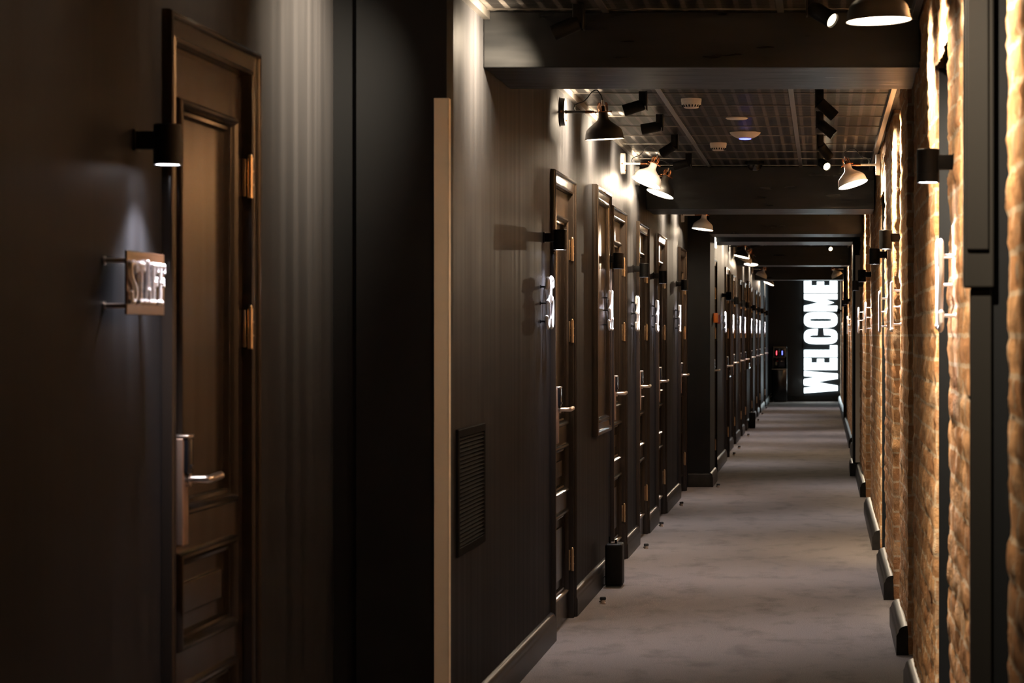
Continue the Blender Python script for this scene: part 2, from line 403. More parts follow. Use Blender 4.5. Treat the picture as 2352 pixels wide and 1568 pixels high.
skirt(XF, 23.42, 25.72, 'left', 'baseboard_left', 'dark skirting board under the red call point')
prev = 26.64
for i, (a, b_) in enumerate(L4):
    skirt(XG, prev, a, 'left', 'baseboard_left', 'dark skirting board before far left door %s' % ['one', 'two', 'three', 'four', 'five', 'six', 'seven'][i]); prev = b_
skirt(XG, prev, Y_END-.02, 'left', 'baseboard_left', 'last dark skirting board on the left before the end wall')
def skirt_x(Y, x0, x1, lab, t=.027, h=.125):
    g = MB(); pr = [(0, 0), (t, 0), (t, h*.70)]+[(t*.85*math.cos(k/6*PI/2)+.001, h*.76+h*.24*math.sin(k/6*PI/2)) for k in range(7)]+[(0, h)]
    a = [g.bm.verts.new((x0, Y-x, z)) for x, z in pr]; b2 = [g.bm.verts.new((x1, Y-x, z)) for x, z in pr]; n = len(pr)
    for i in range(n): g.bm.faces.new((a[i], a[(i+1) % n], b2[(i+1) % n], b2[i]))
    g.bm.faces.new(a[::-1]); g.bm.faces.new(b2)
    return tag(g.build('baseboard_front', M['skirting'], smooth=True), lab, 'skirting board', kind='structure')
skirt_x(Y_PIER2, XL+.001, -1.005, 'dark skirting board across the front of the second left pillar')
skirt_x(Y_END, XG, .345, 'dark skirting board along the end wall')
for X, a, b_, lab in [(XN, 5.1, 6.5, 'under the nearest right sign'), (XN, 7.37, 9.05, 'under the first beam on the right'), (XR, 10.07, 11.1, 'of the first brick pier past the beam'),
                      (XR, 12.17, 13.8, 'of the second brick pier past the beam'), (XR, 15.0, 18.07, 'of the third, longest brick pier'), (XR, 19.9, 22.9, 'before the right black pillar'),
                      (XR, 23.8, 27.6, 'just past the right black pillar'), (XR, 28.6, 36.0, 'before the slim far pillar'), (XR, 36.5, Y_END-.03, 'nearest the WELCOME sign')]:
    skirt(X, a, b_, 'right', 'baseboard_right', 'dark rounded skirting board '+lab, t=.05 if a > 10 else .04)
skirt_x(22.93, .29-.03, XR+.01, 'dark skirting board across the right black pillar')
skirt(.29, 22.9, 23.8, 'right', 'baseboard_right', 'dark skirting board along the side of the right black pillar', t=.03)

# ------------------------------------------------------------------ doors
def make_door(Wd, label, n, loc, rz, parts=True):
    root = empty('door_%d' % n, loc, rz, label, 'door', None, 'structure')
    f = MB()
    f.ring(0, Wd, 0, DH, [(0, 0), (0, .016), (.003, .022), (.010, .024), (.016, .020), (.018, .015), (.052, .012), (.058, .016), (.064, .012), (.066, .0), (.066, -.10)], closed=False)
    f.box(-.09, -.056, .066, Wd-.066, DH-.10, DH-.066).build('door_frame', M['frame'], root, smooth=True)
    a, b_ = .067, Wd-.067; s = .11*Wd/.87; p0, p1 = a+s, b_-s
    N = -.012; top = DH-.068
    rows = [(.150, .515), (.630, .825), (.945, 1.885)]
    g = MB(); z = .006
    g.box(N-.044, N, a, p0, .006, top).box(N-.044, N, p1, b_, .006, top)
    for z0, z1 in rows:
        g.box(N-.044, N, p0, p1, z, z0); z = z1
    g.box(N-.044, N, p0, p1, z, top)
    for z0, z1 in rows:
        g.box(N-.034, N-.016, p0, p1, z0, z1)
        if z1 < 1.2: g.box(N-.03, N-.008, p0+.07, p1-.07, z0+.06, z1-.06, .004)
    g.box(N-.0441, N-.002, a, b_, .006, .01)
    g.build('door_leaf', M['door'], root)
    for z0, z1 in rows:
        MB().ring(p0-.018, p1+.018, z0-.018, z1+.018, [(0, N), (0, N+.006), (.006, N+.014), (.013, N+.015), (.020, N+.009), (.026, N-.002), (.034, N-.004), (.040, N-.016)]).build('panel_moulding', M['frame'], root, smooth=True)
    if not parts: return root
    for hz in ((1.705, 1.81), (1.315, 1.42), (.225, .33)) if Wd > .5 else ():
        h = MB()
        h.cyl((N+.020, b_+.002, hz[0]), (N+.020, b_+.002, hz[1]), .0075, n=12)
        h.box(N+.001, N+.010, b_-.008, b_+.004, hz[0]+.004, hz[1]-.004, .001)
        for k in (.33, .66): h.cyl((N+.020, b_+.002, hz[0]+(hz[1]-hz[0])*k-.002), (N+.020, b_+.002, hz[0]+(hz[1]-hz[0])*k+.002), .009, n=12)
        h.ball((N+.020, b_+.002, hz[1]+.003), .006)
        h.build('hinge', M['brass'], root, smooth=True)
    c = a+.055
    lp = MB().box(N, N+.034, c-.024, c+.024, .865, 1.115, .005).build('lock_plate', M['plate_metal'], root, smooth=True)
    MB().box(N+.033, N+.046, c-.022, c+.022, 1.03, 1.118, .006).box(N+.045, N+.050, c-.012, c+.012, 1.042, 1.052, .002).build('card_reader', M['blackgloss'], lp, smooth=True)
    MB().box(N+.004, N+.047, c-.024, c+.024, 1.112, 1.121, .003).build('reader_cap', M['chrome'], lp, smooth=True)
    z = 1.018
    MB().cyl((N+.032, c, z), (N+.044, c, z), .016).tube([(N+.040, c, z), (N+.078, c, z), (N+.084, c+.004, z), (N+.086, c+.012, z), (N+.086, c+.105, z+.003)], .0095, 12).ball((N+.086, c+.105, z+.003), .0094).build('lever_handle', M['chrome'], root, smooth=True)
    MB().cyl((N, c-.036, z), (N+.006, c-.036, z), .008).build('keyhole_cover', M['chrome'], root, smooth=True)
    return root
make_door(.86, 'tall dark brown panelled door with a bent lever handle, beside the STAFF sign', 1, (XS, staff_y[0], 0), 0)
labs = ['door beside the sign 35, nearest in the long row', 'door beside the sign 34, past the framed wall panel', 'door beside the sign 33', 'door beside the sign 32', 'door beside the sign 31, next to the second black pillar']
for i, (a, b_) in enumerate(L2): make_door(b_-a, 'dark brown panelled '+labs[i], 2+i, (XL, a, 0), 0)
make_door(L3[0][1]-L3[0][0], 'dark door between the orange and red call points', 7, (XF, L3[0][0], 0), 0)
make_door(L3[1][1]-L3[1][0], 'dark panelled door just before the far framed wall panel', 8, (XF, L3[1][0], 0), 0)
ord_ = ['first', 'second', 'third', 'fourth', 'fifth', 'sixth', 'last']
for i, (a, b_) in enumerate(L4): make_door(b_-a, 'dark panelled door with lever, %s in the far left row towards the end wall' % ord_[i], 9+i, (XG, a, 0), 0)
# doors at the back of the brick recesses
for i, (a, b_, X, lab) in enumerate([(6.54, 7.33, XN, 'dark door in the brick doorway beside the nearest right sign'), (9.08, 10.04, XR, 'dark door in the deep brick recess behind the first beam'),
                                     (11.15, 12.12, XR, 'dark door in the second brick recess on the right'), (13.82, 14.98, XR, 'dark door in the black lined doorway under the right copper lamp'),
                                     (18.5, 19.5, XR, 'dark door in the widest brick recess on the right'), (27.62, 28.58, XR, 'dark door in the far brick recess on the right')]):
    make_door(b_-a, lab, 20+i, (XR+DP-.015 if X == XR else XN+DP-.0, b_, 0), PI)

# ------------------------------------------------------------------ framed wall panels
def framed_panel(X, y0, Wd, z0, z1, lab):
    r = empty('wall_panel', (X, y0, z0), 0, lab, 'wall panel', 'framed panels on the left wall')
    h = z1-z0
    MB().ring(0, Wd, 0, h, [(0, 0), (0, .024), (.006, .032), (.020, .034), (.030, .030), (.034, .024), (.062, .020), (.070, .026), (.082, .026), (.092, .012), (.094, .004)]).build('panel_frame', M['frame'], r, smooth=True)
    MB().box(.0005, .006, .08, Wd-.08, .08, h-.08).build('panel_board', M['door'], r)
    return r
framed_panel(XL, 12.45, .82, .82, 2.14, 'tall framed dark panel on the left wall between doors 35 and 34')
framed_panel(XG, 27.0, .82, .86, 2.10, 'tall framed dark panel on the left wall past the call points')
framed_panel(XG, 34.6, .8, .86, 2.14, 'farthest tall framed dark panel on the left wall')

# ------------------------------------------------------------------ ventilation grille
r = empty('vent_grille', (XL, 7.83, .62), 0, 'black louvred ventilation grille low on the left wall beside the near corner guard', 'vent')
Yv0, Yv1, Zv = 0, .61, .0
MB().ring(0, .63, 0, .42, [(0, 0), (0, .008), (.003, .010), (.026, .010), (.030, .004)]).build('vent_frame', M['vent'], r)
g = MB()
for k in range(27):
    z = .034+k*.0135
    g.poly([(.001, .03, z+.009), (.009, .03, z), (.009, .60, z), (.001, .60, z+.009), (.001, .03, z+.0075), (.009, .03, z-.0015), (.009, .60, z-.0015), (.001, .60, z+.0075)],
           [(0, 1, 2, 3), (7, 6, 5, 4), (1, 5, 6, 2), (0, 4, 5, 1), (3, 2, 6, 7)])
g.build('louvres', M['vent'], r)

# ------------------------------------------------------------------ corner guards
def guard(x0, x1, Y, z0, z1, lab, side):
    g = MB(); g.box(x0, x1, Y-.006, Y-.0005, z0, z1, .0015)
    if side: g.box(x1-.004, x1, Y-.006, Y+.03, z0, z1, .0012)
    tag(g.build('corner_guard', M['guard']), lab, 'corner guard')
guard(-1.181, -1.135, Y_PIER1-.012, .0, 2.07, 'tall cream corner guard strip on the near black wall return', True)
guard(.313, .363, 22.93, .13, 2.12, 'cream guard strip on the far right black pillar', False)

# ------------------------------------------------------------------ signs
G = {'S': [[(.95, .78), (.85, .95), (.55, 1.02), (.2, .97), (.05, .78), (.2, .6), (.75, .42), (.95, .22), (.8, .04), (.5, -.02), (.15, .05), (.05, .22)]],
     'T': [[(0, .84), (0, 1), (1, 1), (1, .84)], [(.5, 1), (.5, 0)], [(.28, 0), (.72, 0)]],
     'A': [[(.1, 0), (.5, 1.06), (.9, 0)], [(.27, .33), (.73, .33)], [(-.05, 0), (.25, 0)], [(.75, 0), (1.05, 0)]],
     'F': [[(.25, 0), (.25, 1)], [(0, 1), (1, 1), (1, .82)], [(.25, .54), (.78, .54), (.78, .62), (.78, .46)], [(.05, 0), (.5, 0)]],
     '0': [[(.5, 1), (.15, .9), (.05, .5), (.15, .1), (.5, 0), (.85, .1), (.95, .5), (.85, .9), (.5, 1)]],
     '1': [[(.25, .82), (.5, 1), (.5, 0)], [(.25, 0), (.75, 0)]],
     '2': [[(.08, .75), (.2, .95), (.5, 1), (.85, .92), (.92, .7), (.75, .48), (.05, 0), (.95, 0), (.95, .14)]],
     '3': [[(.08, .82), (.25, .97), (.55, 1), (.88, .9), (.9, .68), (.7, .54), (.4, .52)], [(.7, .54), (.93, .4), (.95, .18), (.75, .02), (.45, 0), (.15, .05), (.05, .2)]],
     '4': [[(.75, 0), (.75, 1), (.05, .28), (1, .28)], [(.55, 0), (.95, 0)]],
     '5': [[(.9, .86), (.9, 1), (.2, 1), (.14, .55), (.45, .63), (.8, .55), (.95, .3), (.8, .06), (.45, 0), (.15, .05), (.05, .18)]],
     '6': [[(.85, .9), (.55, 1), (.2, .85), (.05, .4), (.15, .08), (.5, 0), (.85, .1), (.95, .32), (.8, .52), (.5, .58), (.12, .45)]],
     '7': [[(.05, .86), (.05, 1), (.95, 1), (.4, 0)]],
     '8': [[(.5, .54), (.14, .7), (.2, .95), (.5, 1), (.8, .95), (.86, .7), (.5, .54), (.08, .35), (.12, .06), (.5, 0), (.88, .06), (.92, .35), (.5, .54)]],
     '9': [[(.15, .1), (.45, 0), (.8, .15), (.95, .6), (.85, .92), (.5, 1), (.15, .9), (.05, .68), (.2, .48), (.5, .42), (.88, .55)]]}
def glyph(ch, w, h, n, r, yo, zo, name, parent):
    g = MB()
    for st in G[ch]:
        P = [Vector((n, yo+x*w, zo+z*h)) for x, z in st]
        if len(P) > 4:      # smooth the curved strokes
            Q = []
            for i in range(len(P)-1):
                p0 = P[max(i-1, 0)]; p1 = P[i]; p2 = P[i+1]; p3 = P[min(i+2, len(P)-1)]
                for t in (0, .33, .66):
                    Q.append(.5*((2*p1)+(p2-p0)*t+(2*p0-5*p1+4*p2-p3)*t*t+(3*p1-p0-3*p2+p3)*t**3))
            Q.append(P[-1]); P = Q
        g.tube(P, r, 10, flat=(1, 0, 0))
        for p in (P[0], P[-1]): g.ball(p, r*1.12, 10)
        if len(st) <= 4:
            for p in P[1:-1]: g.ball(p, r*1.05, 10)
    for v in g.bm.verts: v.co.x = n+(v.co.x-n)*.75
    return g.build(name, M['white'], parent, smooth=True)
SZ = 1.35
def number_sign(X, Y, txt, lab, rz=0, off=.032, grp='white numbers beside the doors', z0=1.385, zz=.205, wd=.24):
    s = -1 if rz else 1
    r = empty('number_sign', (X, Y, z0), rz, lab, 'number sign', grp)
    w = wd*.40
    for i, ch in enumerate(txt):
        yo = -wd/2+i*wd*.56
        glyph(ch, w, zz, off, .0095, yo, 0, 'digit', r)
        for zf in ((.84, .12) if i else (.84, .5, .12)):
            y = yo+w*.5
            MB().cyl((0, y, zz*zf), (off, y, zz*zf), .004, n=10).cyl((0, y, zz*zf), (.003, y, zz*zf), .008, n=12).build('standoff_pin', M['black'] if not rz else M['white'], r)
    return r
r = empty('staff_sign', (XS, 5.07, 1.393), 0, 'brown plate with white raised letters STAFF, left of the nearest door', 'sign')
MB().box(.047, .052, -.14, .14, 0, .133, .0015).build('sign_plate', M['plate'], r)
for i, ch in enumerate('STAFF'):
    glyph(ch, .038, .079, .057, .0050, -.128+i*.052, .028, 'letter', r)
for y in (-.128, .128):
    for z in (.018, .112): MB().cyl((0, y, z), (.048, y, z), .005, n=12).cyl((0, y, z), (.004, y, z), .009, n=12).build('standoff_pin', M['chrome'], r, smooth=True)
PL = ['nearest in the row, past the cream corner guard', 'right of the framed wall panel', 'between the second and third doors of the row', 'left of the fourth door of the row', 'last before the second black pillar']
for (a, b_), t, p in zip(L2, ('35', '34', '33', '32', '31'), PL):
    number_sign(XL, a-.31, t, 'white raised %s, %s' % (t, p))
number_sign(XF, 25.2, '30', 'white raised number before the far framed wall panel', grp='white numbers on the far left wall')
for i, ((a, b_), t) in enumerate(zip(L4, ('29', '28', '27', '26', '25', '24', '23'))):
    number_sign(XG, a-.3, t, 'white raised number on the far left wall, %s of the far row' % ord_[i], grp='white numbers on the far left wall')
RS = [(XN, 6.2, 'nearest, brightly lit white number seen edge on against the brick'), (XR, 11.0, 'white number on the brick under the second right downlight'),
      (XR, 13.35, 'white number on the brick under the third right downlight'), (XR, 17.7, 'white number on the brick under the fourth right downlight'),
      (XR, 21.2, 'white number on brick just before the right black pillar'), (XR, 30.7, 'small far white number on the right brick past the black pillar')]
for (X, Y, lab), t in zip(RS, ('12', '11', '10', '9', '8', '7')):
    number_sign(X, Y, t, lab, PI, off=.042, grp='white numbers on the brick wall', z0=1.375, zz=.215, wd=.22)

# ------------------------------------------------------------------ small cylinder downlights over the signs
def light(kind, name, parent, loc, rot, energy, color, **kw):
    l = bpy.data.lights.new(name, kind); l.energy = energy; l.color = color
    for k, v in kw.items(): setattr(l, k, v)
    o = bpy.data.objects.new(name, l); COL.objects.link(o); o.parent = parent; o.location = loc; o.rotation_euler = rot
    return o
r0 = empty('downlight', (0, 0, 0))
MB().box(0, .006, -.022, .022, -.016, .030, .002).box(.004, .045, -.017, .017, -.012, .026, .002).build('wall_bracket', M['black'], r0, smooth=True)
MB().lathe([(0, .042), (.028, .042), (.030, .040), (.030, -.021), (.0292, -.022), (.030, -.023), (.030, -.046), (.027, -.046), (.027, -.040), (0, -.040)], 32, (.070, 0, 0)).build('lamp_body', M['black'], r0, smooth=True)
MB().cyl((.070, 0, -.0445), (.070, 0, -.0415), .0265, n=32).build('lens', M['lens'], r0)
MB().cyl((.006, 0, .008), (.0075, 0, .008), .003, n=10).build('screw', M['chrome'], r0)
light('SPOT', 'downlight_beam', r0, (.082, 0, -.048), (0, 0, 0), P_DOWN, COOL, spot_size=math.radians(100), spot_blend=1.0, shadow_soft_size=.024)
DL = [(XS, 5.17, 0, 'black cylinder wall light above the STAFF sign')]
for (a, b_), p in zip(L2, PL): DL.append((XL, a-.26, 0, 'black cylinder wall light, %s' % p))
DL.append((XF, 25.1, 0, 'black cylinder wall light just past the call points'))
for i, (a, b_) in enumerate(L4): DL.append((XG, a-.28, 0, 'black cylinder wall light over the far left number, %s of the far row' % ord_[i]))
for (X, Y, _), w in zip(RS, ('nearest', 'second nearest', 'third nearest', 'fourth nearest', 'fifth nearest', 'farthest')): DL.append((X, Y+.04, PI, '%s black cylinder wall light on the right brick wall' % w))
DL.append((XR, 33.0, PI, 'black cylinder wall light high on far right brick before the slim pillar'))
DL.append((XR, 44.0, PI, 'tiny black cylinder wall light beside the WELCOME sign'))
for i, (X, Y, rz, lab) in enumerate(DL):
    o = r0 if i == 0 else copy_tree(r0)
    o.location = (X, Y, 1.765 if not rz else 1.795); o.rotation_euler = (0, 0, rz)
    tag(o, lab, 'wall light', 'cylinder downlights on the walls')

# ------------------------------------------------------------------ copper necked work lamps
def make_lamp(shade_mat, tilt, pitch, loc, rz, lab, power=None, wx=0):
    # local x: out of the wall; tilt > 0 swings the opening back to the wall; pitch > 0 turns it to the camera
    r = empty('wall_lamp', loc, rz, lab, 'wall lamp', 'work lamps with copper necks')
    base = shade_mat
    MB().cyl((0, 0, 0), (.024, 0, 0), .064, .062, 40).cyl((.024, 0, 0), (.030, 0, 0), .012, .008, 20).build('wall_plate', base, r, smooth=True)
    MB().cyl((.012, -.062, -.004), (.012, -.067, -.004), .005, n=12).cyl((.022, 0, -.04), (.030, 0, -.04), .004, n=12).build('screw', M['copper'], r)
    MB().cyl((.024, 0, 0), (.118, 0, 0), .0065, n=16).build('arm', base, r, smooth=True)
    MB().cyl((.115, 0, 0), (.145, 0, 0), .0072, n=16).cyl((.145, 0, 0), (.168, 0, -.002), .0035, n=12).ball((.150, 0, 0), .0065).build('copper_joint', M['copper'], r, smooth=True)
    R = Euler((-pitch if not rz else pitch, tilt, 0)).to_matrix()
    piv = Vector((.196, 0, -.002))
    def put(o): o.location = piv; o.rotation_euler = R.to_euler(); return o
    prof = [(.0215, 0), (.0225, -.024), (.027, -.034), (.040, -.046), (.058, -.060), (.074, -.073), (.081, -.082), (.0855, -.096), (.0885, -.116), (.0915, -.120), (.0925, -.123), (.0905, -.124)]
    inn = [(.0885, -.122), (.0865, -.114), (.0835, -.096), (.079, -.084), (.072, -.075), (.056, -.062), (.038, -.048), (.024, -.035), (.0195, -.024), (.0195, -.003), (0, -.003)]
    sh = put(MB().lathe([(0, .001)]+prof+[(.0885, -.122)], 48).build('shade', shade_mat, r, smooth=True))
    MB().lathe(inn, 48).build('shade_lining', M['shade_in'], sh, smooth=True)
    MB().lathe([(0, -.030), (.012, -.034), (.020, -.048), (.024, -.062), (.020, -.076), (.010, -.084), (0, -.086)], 24).build('bulb', M['bulb'], sh, smooth=True)
    c = MB()
    c.lathe([(.0225, .001), (.032, .001), (.032, .004), (.0225, .004), (.0225, .001)], 32)
    for k in range(5):
        a = 2*PI*k/5+.5
        ca, sa = math.cos(a), math.sin(a)
        for w in (-.2, .2):
            a2 = a+w; c.tube([(.0215*math.cos(a2), .0215*math.sin(a2), .003), (.0225*math.cos(a2), .0225*math.sin(a2), .036), (.020*math.cos(a+w*.5), .020*math.sin(a+w*.5), .043), (.0195*ca, .0195*sa, .044)], .0022, 8)
    c.tube([(-.030, 0, .002), (.036, 0, .002)], .0026, 8); c.ball((.037, 0, .002), .0048); c.ball((-.034, 0, .002), .0048)
    put(c.build('copper_cage', M['copper'], r, smooth=True))
    put(MB().cyl((0, 0, .0), (0, 0, .024), .0135, n=20).cyl((0, 0, .024), (0, 0, .030), .0135, .005, n=20).build('lamp_socket', M['black'], r, smooth=True))
    put(MB().cyl((0, 0, .028), (0, 0, .056), .0042, n=12).build('cable_gland', M['chrome'], r, smooth=True))
    e = piv+R@Vector((0, 0, .056)); e2 = piv+R@Vector((-.004, 0, .075))
    P = [Vector((.066, 0, .005)), Vector((.064, 0, .022)), Vector((.076, .004, .038)), Vector((.105, .006, .048)), Vector((.125, .006, .066)), Vector((.145, .004, .092)), Vector((.168, .002, .100)), e2+Vector((-.006, 0, .010)), e2, e]
    Q = []
    for i in range(len(P)-1):
        p0 = P[max(i-1, 0)]; p1 = P[i]; p2 = P[i+1]; p3 = P[min(i+2, len(P)-1)]
        for t in (0, .25, .5, .75): Q.append(.5*((2*p1)+(p2-p0)*t+(2*p0-5*p1+4*p2-p3)*t*t+(3*p1-p0-3*p2+p3)*t**3))
    Q.append(P[-1])
    MB().tube(Q, .0026, 8).build('cable', M['rubber'], r, smooth=True)
    light('POINT', 'bulb_light', sh, (0, 0, -.100), (0, 0, 0), P_LAMP if power is None else power, WARM, shadow_soft_size=.018)
    return r
D = math.radians
SD, SW = M['shade_dark'], M['shade_white']
ZL = 2.375
make_lamp(SD, D(-3), D(-3), (XL, 10.95, ZL), 0, 'dark grey work lamp with looping cable, nearest and largest on the left wall')
make_lamp(SW, D(22), D(10), (XL, 14.25, ZL), 0, 'white work lamp tilted to the wall, between the two dark ones near door 34')
make_lamp(SD, D(18), D(9), (XL, 15.35, ZL), 0, 'dark grey tilted work lamp just behind the white one in the smoke detector bay')
make_lamp(SW, D(7), D(3), (XL, 20.3, ZL), 0, 'white work lamp just under the second beam, before the black pillar')
make_lamp(SD, D(13), D(5), (XG, 27.5, ZL), 0, 'dark work lamp beyond the fourth beam, first of the far cluster')
make_lamp(SW, D(26), D(-3), (XG, 29.4, ZL), 0, 'white work lamp tilted down, behind the first dark one of the far cluster')
make_lamp(SD, D(3), D(10), (XG, 30.4, ZL), 0, 'dark work lamp mostly hidden behind the white one of the far cluster')
make_lamp(SW, D(24), D(-3), (XG, 37.0, ZL), 0, 'small far white work lamp before the last beam on the left')
make_lamp(SD, D(22), D(8), (XG, 42.0, ZL), 0, 'farthest work lamp on the left wall, under the last beam')
make_lamp(SD, D(3), D(0), (XN, 6.62, 2.347), PI, 'large dark work lamp cut off by the top edge, near the brick wall', power=9)
make_lamp(SW, D(17), D(8), (.342, 14.35, ZL), PI, 'white work lamp on the right brick wall with copper arm', wx=1)
make_lamp(SW, D(28), D(-4), (XR, 36.9, ZL), PI, 'tiny far white work lamp on the right, above the WELCOME sign')

# ------------------------------------------------------------------ track spotlights
def make_track(loc, yaw, down, lab, grp, power=None, cone=135):
    r = empty('ceiling_spotlight', loc, 0, lab, 'spotlight', grp)
    sx = -1 if math.cos(yaw) < -.2 else 1      # the side the head leans to
    MB().box(min(0, sx*.034), max(0, sx*.034), -.019, .019, -.068, 0, .003).box(min(0, -sx*.006), max(0, -sx*.006), -.030, .030, -.088, 0, .002).build('mount', M['black'], r, smooth=True)
    d = Vector((math.cos(yaw)*math.cos(down), math.sin(yaw)*math.cos(down), -math.sin(down)))
    q = d.to_track_quat('Z', 'Y').to_euler()
    h = MB().lathe([(0, -.040), (.022, -.040), (.027, -.034), (.027, .020), (.0275, .022), (.0275, .060), (.025, .060), (.025, .050), (0, .050)], 32).build('lamp_head', M['black'], r, smooth=True)
    h.location = Vector((sx*.016, 0, -.062))+d*.034; h.rotation_euler = q
    MB().cyl((0, 0, .0505), (0, 0, .0525), .023, n=28).build('lens', M['tracklens'], h)
    light('SPOT', 'spotlight_beam', h, (0, 0, .061), (PI, 0, 0), P_TRACK if power is None else power, WARM, spot_size=D(cone), spot_blend=1.0, shadow_soft_size=.02)
    return r
TL = -.83
def trk(x, y, yaw, down, lab, grp, p=None, cone=135): return make_track((x, y, HC-.006), D(yaw), D(down-4 if math.cos(D(yaw)) > 0 else down-18), lab, grp, p, cone)
gl, gr_ = 'spotlights washing the left wall', 'spotlights washing the brick wall'
for i, y in enumerate((4.4, 5.6, 6.85, 8.25)):
    trk(TL, y, 180, 42, 'black spotlight aimed at the left wall before the first beam, %s from the camera' % ord_[i], gl, [6, 9, 150, 120][i], [90, 90, 100, 140][i])
for i, y in enumerate((11.2, 12.35, 13.6, 15.0)):
    trk(TL, y, 180+(4, -4, -30, -10)[i], (36, 28, 44, 30)[i], 'black spotlight in the left row of the smoke detector bay, %s from the first beam' % ord_[i], gl, (110, 110, 65, 110)[i])
for i, y in enumerate((4.3, 5.55, 6.7, 7.9)):
    trk(-.05, y, (28, 8, 18, -35)[i], (44, 46, 50, 34)[i], 'black spotlight aimed at the brick before the first beam, %s from the camera' % ord_[i], gr_, (150, 150, 290, 120)[i], (100, 100, 100, 66)[i])
for i, y in enumerate((11.1, 12.2, 13.6, 14.9)):
    trk(-.03, y, (10, -8, 42, -62)[i], (46, 44, 46, 26)[i], 'black spotlight in the right row of the smoke detector bay, %s from the first beam' % ord_[i], gr_, (260, 260, 260, 110)[i], (96, 96, 96, 62)[i])
for i, y in enumerate((18.0, 19.5)): trk(TL, y, 180, 36, 'black spotlight on the left between the second and third beams, %s one' % ord_[i], gl)
for i, y in enumerate((18.6, 20.2)): trk(-.03, y, 0, 38, 'black spotlight on the right between the second and third beams, %s one' % ord_[i], gr_)
for i, y in enumerate((25.3, 28.3, 33.2, 36.0, 41.0, 45.5)): trk(-.75, y, 180, 36, 'far black spotlight over the left wall, %s past the fourth beam' % ord_[i], gl)
for i, y in enumerate((29.3, 33.5, 42.0)): trk(.05, y, (-70, 0, 0)[i], (20, 40, 40)[i], 'far black spotlight over the brick, %s past the fourth beam' % ord_[i], gr_)

# ------------------------------------------------------------------ ceiling devices
def smoke(loc, lab):
    r = empty('smoke_detector', loc, 0, lab, 'smoke detector', 'smoke detectors')
    MB().lathe([(0, 0), (.050, 0), (.050, -.010), (.049, -.018), (.046, -.018), (.046, -.020), (.048, -.020), (.047, -.030), (.036, -.042), (.030, -.046), (0, -.046)], 40).build('detector_body', M['plastic_white'], r, smooth=True)
    g = MB()
    for k in range(18):
        a = 2*PI*k/18
        g.box(-.0018, .0018, -.003, .003, -.0065, .0065)
        vs = g.bm.verts[:] if False else list(g.bm.verts)[-8:]
        rot = Matrix.Translation((.0425*math.cos(a), .0425*math.sin(a), -.036)) @ Matrix.Rotation(a, 4, 'Z') @ Matrix.Rotation(D(40), 4, 'Y')
        for v in vs: v.co = rot @ v.co
    g.build('sensing_slots', M['black'], r)
smoke((-.64, 11.6, HC-.0005), 'cream round smoke detector on the ceiling, nearer of the two')
smoke((-.625, 14.26, HC-.0005), 'cream round smoke detector on the ceiling, farther one beside the access point')
tag(MB().lathe([(0, 0), (.058, 0), (.060, -.004), (.052, -.009), (0, -.011)], 40).build('ceiling_disc', M['plastic_white'], loc=(-.455, 12.6, HC-.0005), smooth=True), 'flat pale disc on the ceiling in front of the access point', 'ceiling disc')
r = empty('access_point', (-.44, 13.5, HC-.0005), 0, 'white saucer shaped wireless access point with a blue light line', 'access point')
MB().lathe([(0, 0), (.086, 0), (.088, -.004), (.080, -.014), (.060, -.028), (.036, -.037), (0, -.037)], 48).build('housing', M['plastic_white'], r, smooth=True)
MB().lathe([(0, -.0372), (.034, -.0372), (.034, -.040), (.028, -.0415), (0, -.0415)], 40).build('light_ring', M['blueled'], r, smooth=True)
r = empty('camera_dome', (-.45, 15.75, HC-.0005), 0, 'dark security dome on the ceiling against the second beam', 'security camera')
MB().lathe([(0, 0), (.062, 0), (.062, -.020), (.055, -.026), (0, -.026)], 40).build('dome_base', M['black'], r, smooth=True)
MB().lathe([(.048, -.024), (.046, -.040), (.034, -.056), (.016, -.064), (0, -.066)], 40).build('dome', M['blackgloss'], r, smooth=True)

# ------------------------------------------------------------------ call points, emergency light
def callpoint(X, Y, mt, lab):
    r = empty('call_point', (X, Y, 1.51), 0, lab, 'call point')
    MB().box(0, .030, -.045, .045, -.043, .043, .004).build('back_box', M['plastic_white'], r, smooth=True)
    MB().box(.030, .046, -.043, .043, -.041, .041, .005).box(0.002, .046, -.050, -.0445, -.044, .044, .002).build('front_plate', mt, r, smooth=True)
callpoint(-1.005, 21.9, M['orange'], 'orange call point box on the side of the second left pillar')
callpoint(XF, 23.56, M['red'], 'red call point box on the left wall past the first far door')
r = empty('emergency_light', (XF, 22.9, 2.24), 0, 'small lit white box light above the door between the call points', 'emergency light')
MB().box(0, .022, -.20, .20, -.055, .055, .004).build('light_housing', M['plastic_white'], r, smooth=True)
MB().box(.022, .034, -.19, .19, -.048, .048, .004).build('diffuser', M['exit'], r, smooth=True)

